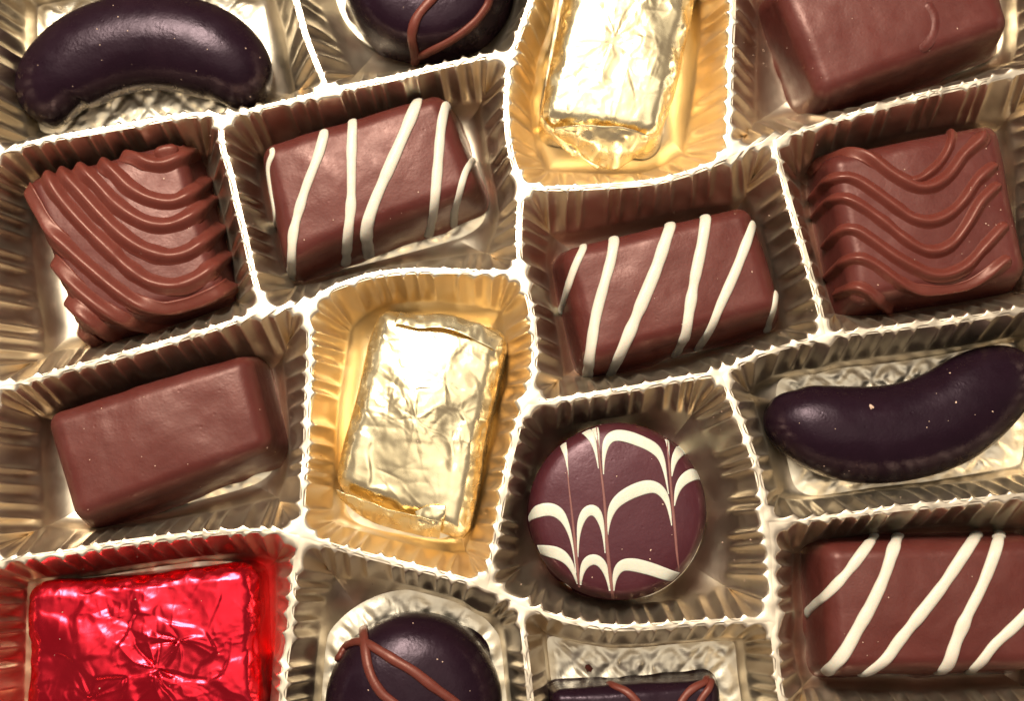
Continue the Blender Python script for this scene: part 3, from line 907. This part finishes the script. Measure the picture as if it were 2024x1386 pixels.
def foil(name, label, quad, H, r, mat, seed, foci, size, amp=1.0, taper=0.4):
    Lp, Wp = qdims(quad)
    P, F, Nn = rbox(Lp * SC, Wp * SC, H, r, 0.20, taper, 1.5)
    h = crumple(P, seed, foci, size) * amp
    up = np.clip(P[:, 2] / 3.0, 0, 1)
    edge = np.clip(Nn[:, 2], 0.45, 1)
    P = P + Nn * (h * up * edge)[:, None]
    P = P + Nn * (0.45 * vnoise(P, 8.0, seed + 5))[:, None] * up[:, None]
    fil = np.clip(1 - np.abs(Nn[:, 2] - 0.6) / 0.5, 0, 1)
    P = P + Nn * (fil * (0.30 * vnoise(P, 2.6, seed + 61) + 0.16 * vnoise(P, 1.1, seed + 62)))[:, None]
    V, o = warp(P, Lp * SC, Wp * SC, quad, FZ + 5.0, FZ)
    t = empty(name, o, label, 'sweet', 'foil wrapped sweets')
    mesh('wrapper', V, F, mat, t)
    b = to_bvh(V, F)
    BODIES.append(b)
    return t, b, V

def flap(parent, A, Bp, mat, seed, nu=70, nv=26, bulge=0.4, amp=1.0, thick=0.06, name='end_flap'):
    """crumpled sheet of foil between two edge lines given as (px, py, z)"""
    def line(Pts, n):
        Cc = catmull([np.array(p, float) for p in Pts], 3.0)
        L = np.concatenate([[0], np.cumsum(np.linalg.norm(np.diff(Cc[:, :2], axis=0), axis=1))])
        s = np.linspace(0, L[-1], n)
        c = np.stack([np.interp(s, L, Cc[:, k]) for k in range(3)], 1)
        return W(c[:, 0], c[:, 1], c[:, 2])
    a, b_ = line(A, nu), line(Bp, nu)
    t = np.linspace(0, 1, nv)[:, None, None]
    G = a[None] * (1 - t) + b_[None] * t
    nrm = np.cross(a[-1] - a[0], b_.mean(0) - a.mean(0)); nrm /= np.linalg.norm(nrm)
    if nrm[2] < 0: nrm = -nrm
    G = G + nrm[None, None] * (bulge * np.sin(math.pi * t))
    P = G.reshape(-1, 3)
    P = P + nrm[None] * (0.28 * amp * vnoise(P, 2.6, seed) + 0.12 * amp * np.abs(vnoise(P, 1.2, seed + 1)))[:, None]
    n = len(P)
    V = np.concatenate([P, P - nrm[None] * thick])
    F1 = grid_faces(nv, nu, False)
    F = np.concatenate([F1, F1[:, ::-1] + n]).tolist()
    rim_ = list(range(nu)) + [i * nu + nu - 1 for i in range(1, nv)] + [(nv - 1) * nu + i for i in range(nu - 2, -1, -1)] + [i * nu for i in range(nv - 2, 0, -1)]
    for i in range(len(rim_)):
        p, q = rim_[i], rim_[(i + 1) % len(rim_)]
        F.append([p, n + p, n + q, q])
    return mesh(name, V, F, mat, parent)

TZ = FZ + 12.0
tg, bg_, Vg = foil('foil_wrapped_sweet', 'gold foil wrapped sweet in the orange tinted pocket above the two milk line round', [(662, 968), (750, 612), (1008, 662), (926, 1076)], 11.2, 2.8, M_GOLD, 201,
    [(-1.0, 0.5, 0.22, 6.0), (6.0, -3.0, 0.16, 3.5)], 70, 0.75)
tg['label'] = 'gold foil wrapped sweet in the pocket beside the marbled round chocolate'
flap(tg, [(790, 617, TZ - 1.2), (830, 622, TZ - 0.6), (885, 622, TZ - 0.5), (945, 640, TZ - 0.4), (995, 668, TZ - 1.6)],
     [(778, 640, TZ + 0.2), (820, 648, TZ + 0.7), (880, 650, TZ + 0.9), (930, 668, TZ + 0.9), (980, 692, TZ + 0.1)], M_GOLD, 301, nv=14, bulge=0.2)
flap(tg, [(664, 966, TZ - 0.2), (700, 984, TZ + 0.5), (760, 1004, TZ + 0.6), (830, 1022, TZ + 0.6), (875, 1030, TZ + 0.3)],
     [(678, 992, TZ - 3.2), (718, 1022, TZ - 3.8), (762, 1042, TZ - 4.0), (832, 1058, TZ - 3.6), (868, 1066, TZ - 3.2)], M_GOLD, 302, bulge=0.3)
flap(tg, [(820, 1012, TZ + 0.2), (850, 1000, TZ + 0.7), (880, 1000, TZ + 0.5)],
     [(832, 1050, TZ - 1.5), (862, 1040, TZ - 0.2), (880, 1022, TZ + 0.1)], M_GOLD, 303, nu=30, nv=20, bulge=0.3)

tg2, b2_, V2 = foil('foil_wrapped_sweet', 'gold foil wrapped sweet with an open slit at its folded end', [(1056, 266), (1140, -140), (1408, -140), (1302, 304)], 11.6, 2.9, M_GOLD, 211,
    [(-3.0, 1.0, 0.20, 6.0), (4.0, -3.0, 0.16, 4.0)], 70, 0.75)
TG = FZ + 12.4
flap(tg2, [(1097, 252, TG - 0.4), (1140, 247, TG + 0.7), (1190, 249, TG + 1.0), (1240, 252, TG + 0.8), (1284, 268, TG - 0.2)],
     [(1092, 262, TG - 3.0), (1130, 292, TG - 5.0), (1172, 322, TG - 6.0), (1220, 332, TG - 6.0), (1272, 300, TG - 4.5)], M_GOLD, 311, bulge=0.7)
flap(tg2, [(1070, 225, TG - 1.4), (1088, 250, TG - 2.2), (1130, 288, TG - 4.6), (1185, 328, TG - 6.4)],
     [(1068, 244, TG - 4.5), (1082, 266, TG - 5.0), (1125, 302, TG - 6.5), (1180, 332, TG - 7.5)], M_GOLD, 312, nv=16, bulge=0.4)

tr, br_, Vr = foil('foil_wrapped_sweet', 'shiny red foil wrapped sweet with a crumpled pinch on top', [(72, 1152), (520, 1106), (534, 1440), (70, 1455)], 11.4, 2.9, M_RED, 221,
    [(2.6, -2.6, 0.75, 5.5), (6.5, 1.6, 0.65, 3.8), (-8.0, -7.0, 0.4, 4.0)], 40, 0.95)

# ------------------------------------------------------------------ crumbs
def blob(V, F, c, n, r, seed, flat=0.6):
    r_ = np.random.default_rng(seed)
    u = [(0, 0, 1), (0, 0, -1)] + [(math.cos(a), math.sin(a), z) for z in (0.5, -0.5) for a in np.linspace(0, 2 * math.pi, 6, endpoint=False)]
    u = np.array(u, float); u /= np.linalg.norm(u, axis=1)[:, None]
    u *= r_.uniform(0.65, 1.2, (len(u), 1)) * r
    u[:, 2] *= flat
    u[:, 0] *= r_.uniform(0.7, 1.6)
    a = r_.uniform(0, 6.3); ca, sa = math.cos(a), math.sin(a)
    u = u @ np.array([[ca, -sa, 0], [sa, ca, 0], [0, 0, 1]]).T
    o = len(V)
    q = Vector((0, 0, 1)).rotation_difference(Vector(n)).to_matrix()
    u = u @ np.array(q).T + np.array(c) + np.array(n) * r * flat * 0.7
    V.extend(u.tolist())
    for i in range(6):
        j = (i + 1) % 6
        F.append([o, o + 2 + i, o + 2 + j]); F.append([o + 1, o + 8 + j, o + 8 + i]); F.append([o + 2 + i, o + 8 + i, o + 8 + j, o + 2 + j])

bpy.context.view_layer.update()
_dg = bpy.context.evaluated_depsgraph_get()
def surf(px, py):
    d = Vector(FWD * FPX + RGT * (px - 1012) - UPV * (py - 693)).normalized()
    ok, loc, nrm, *_ = scene.ray_cast(_dg, Vector(CAM * MM), d)
    return (np.array(loc) / MM, np.array(nrm)) if ok else None
for (px, py, r, mat, nm, lab, cat) in (
    (1722, 805, 0.42, M_CRUMB, 'crumb', 'single pale crumb lying on the dark bean chocolate', 'crumb'),
    (1163, 1321, 0.65, M_MILK2, 'chocolate_flake', 'tiny red brown chocolate flake on the bare quilted pocket floor', 'flake')):
    h = surf(px, py)
    V, F = [], []
    blob(V, F, h[0], h[1], r, 5, 0.7)
    tag(mesh(nm, V, F, mat, None, smooth=False), lab, cat)
V, F = [], []
r_ = np.random.default_rng(77)
spots = [(r_.uniform(20, 2000), r_.uniform(10, 1376), r_.uniform(0.05, 0.13)) for _ in range(270)]
for cx, cy, nn, sp in ((1420, 810, 5, 30), (1480, 120, 14, 30), (1960, 400, 16, 35), (1900, 800, 8, 60), (1500, 1050, 8, 40), (300, 40, 6, 60), (540, 860, 6, 40), (1260, 930, 4, 60)):
    spots += [(cx + r_.normal() * sp, cy + r_.normal() * sp, r_.uniform(0.06, 0.17)) for _ in range(nn)]
for i, (px, py, r) in enumerate(spots):
    h = surf(px, py)
    if h is None: continue
    blob(V, F, h[0], h[1], r, 900 + i, 0.6)
cr = mesh('crumbs', V, F, M_CRUMB, None, smooth=False)
tag(cr, 'tiny pale crumbs and dust sprinkled over the chocolates and tray', 'crumbs', kind='stuff')
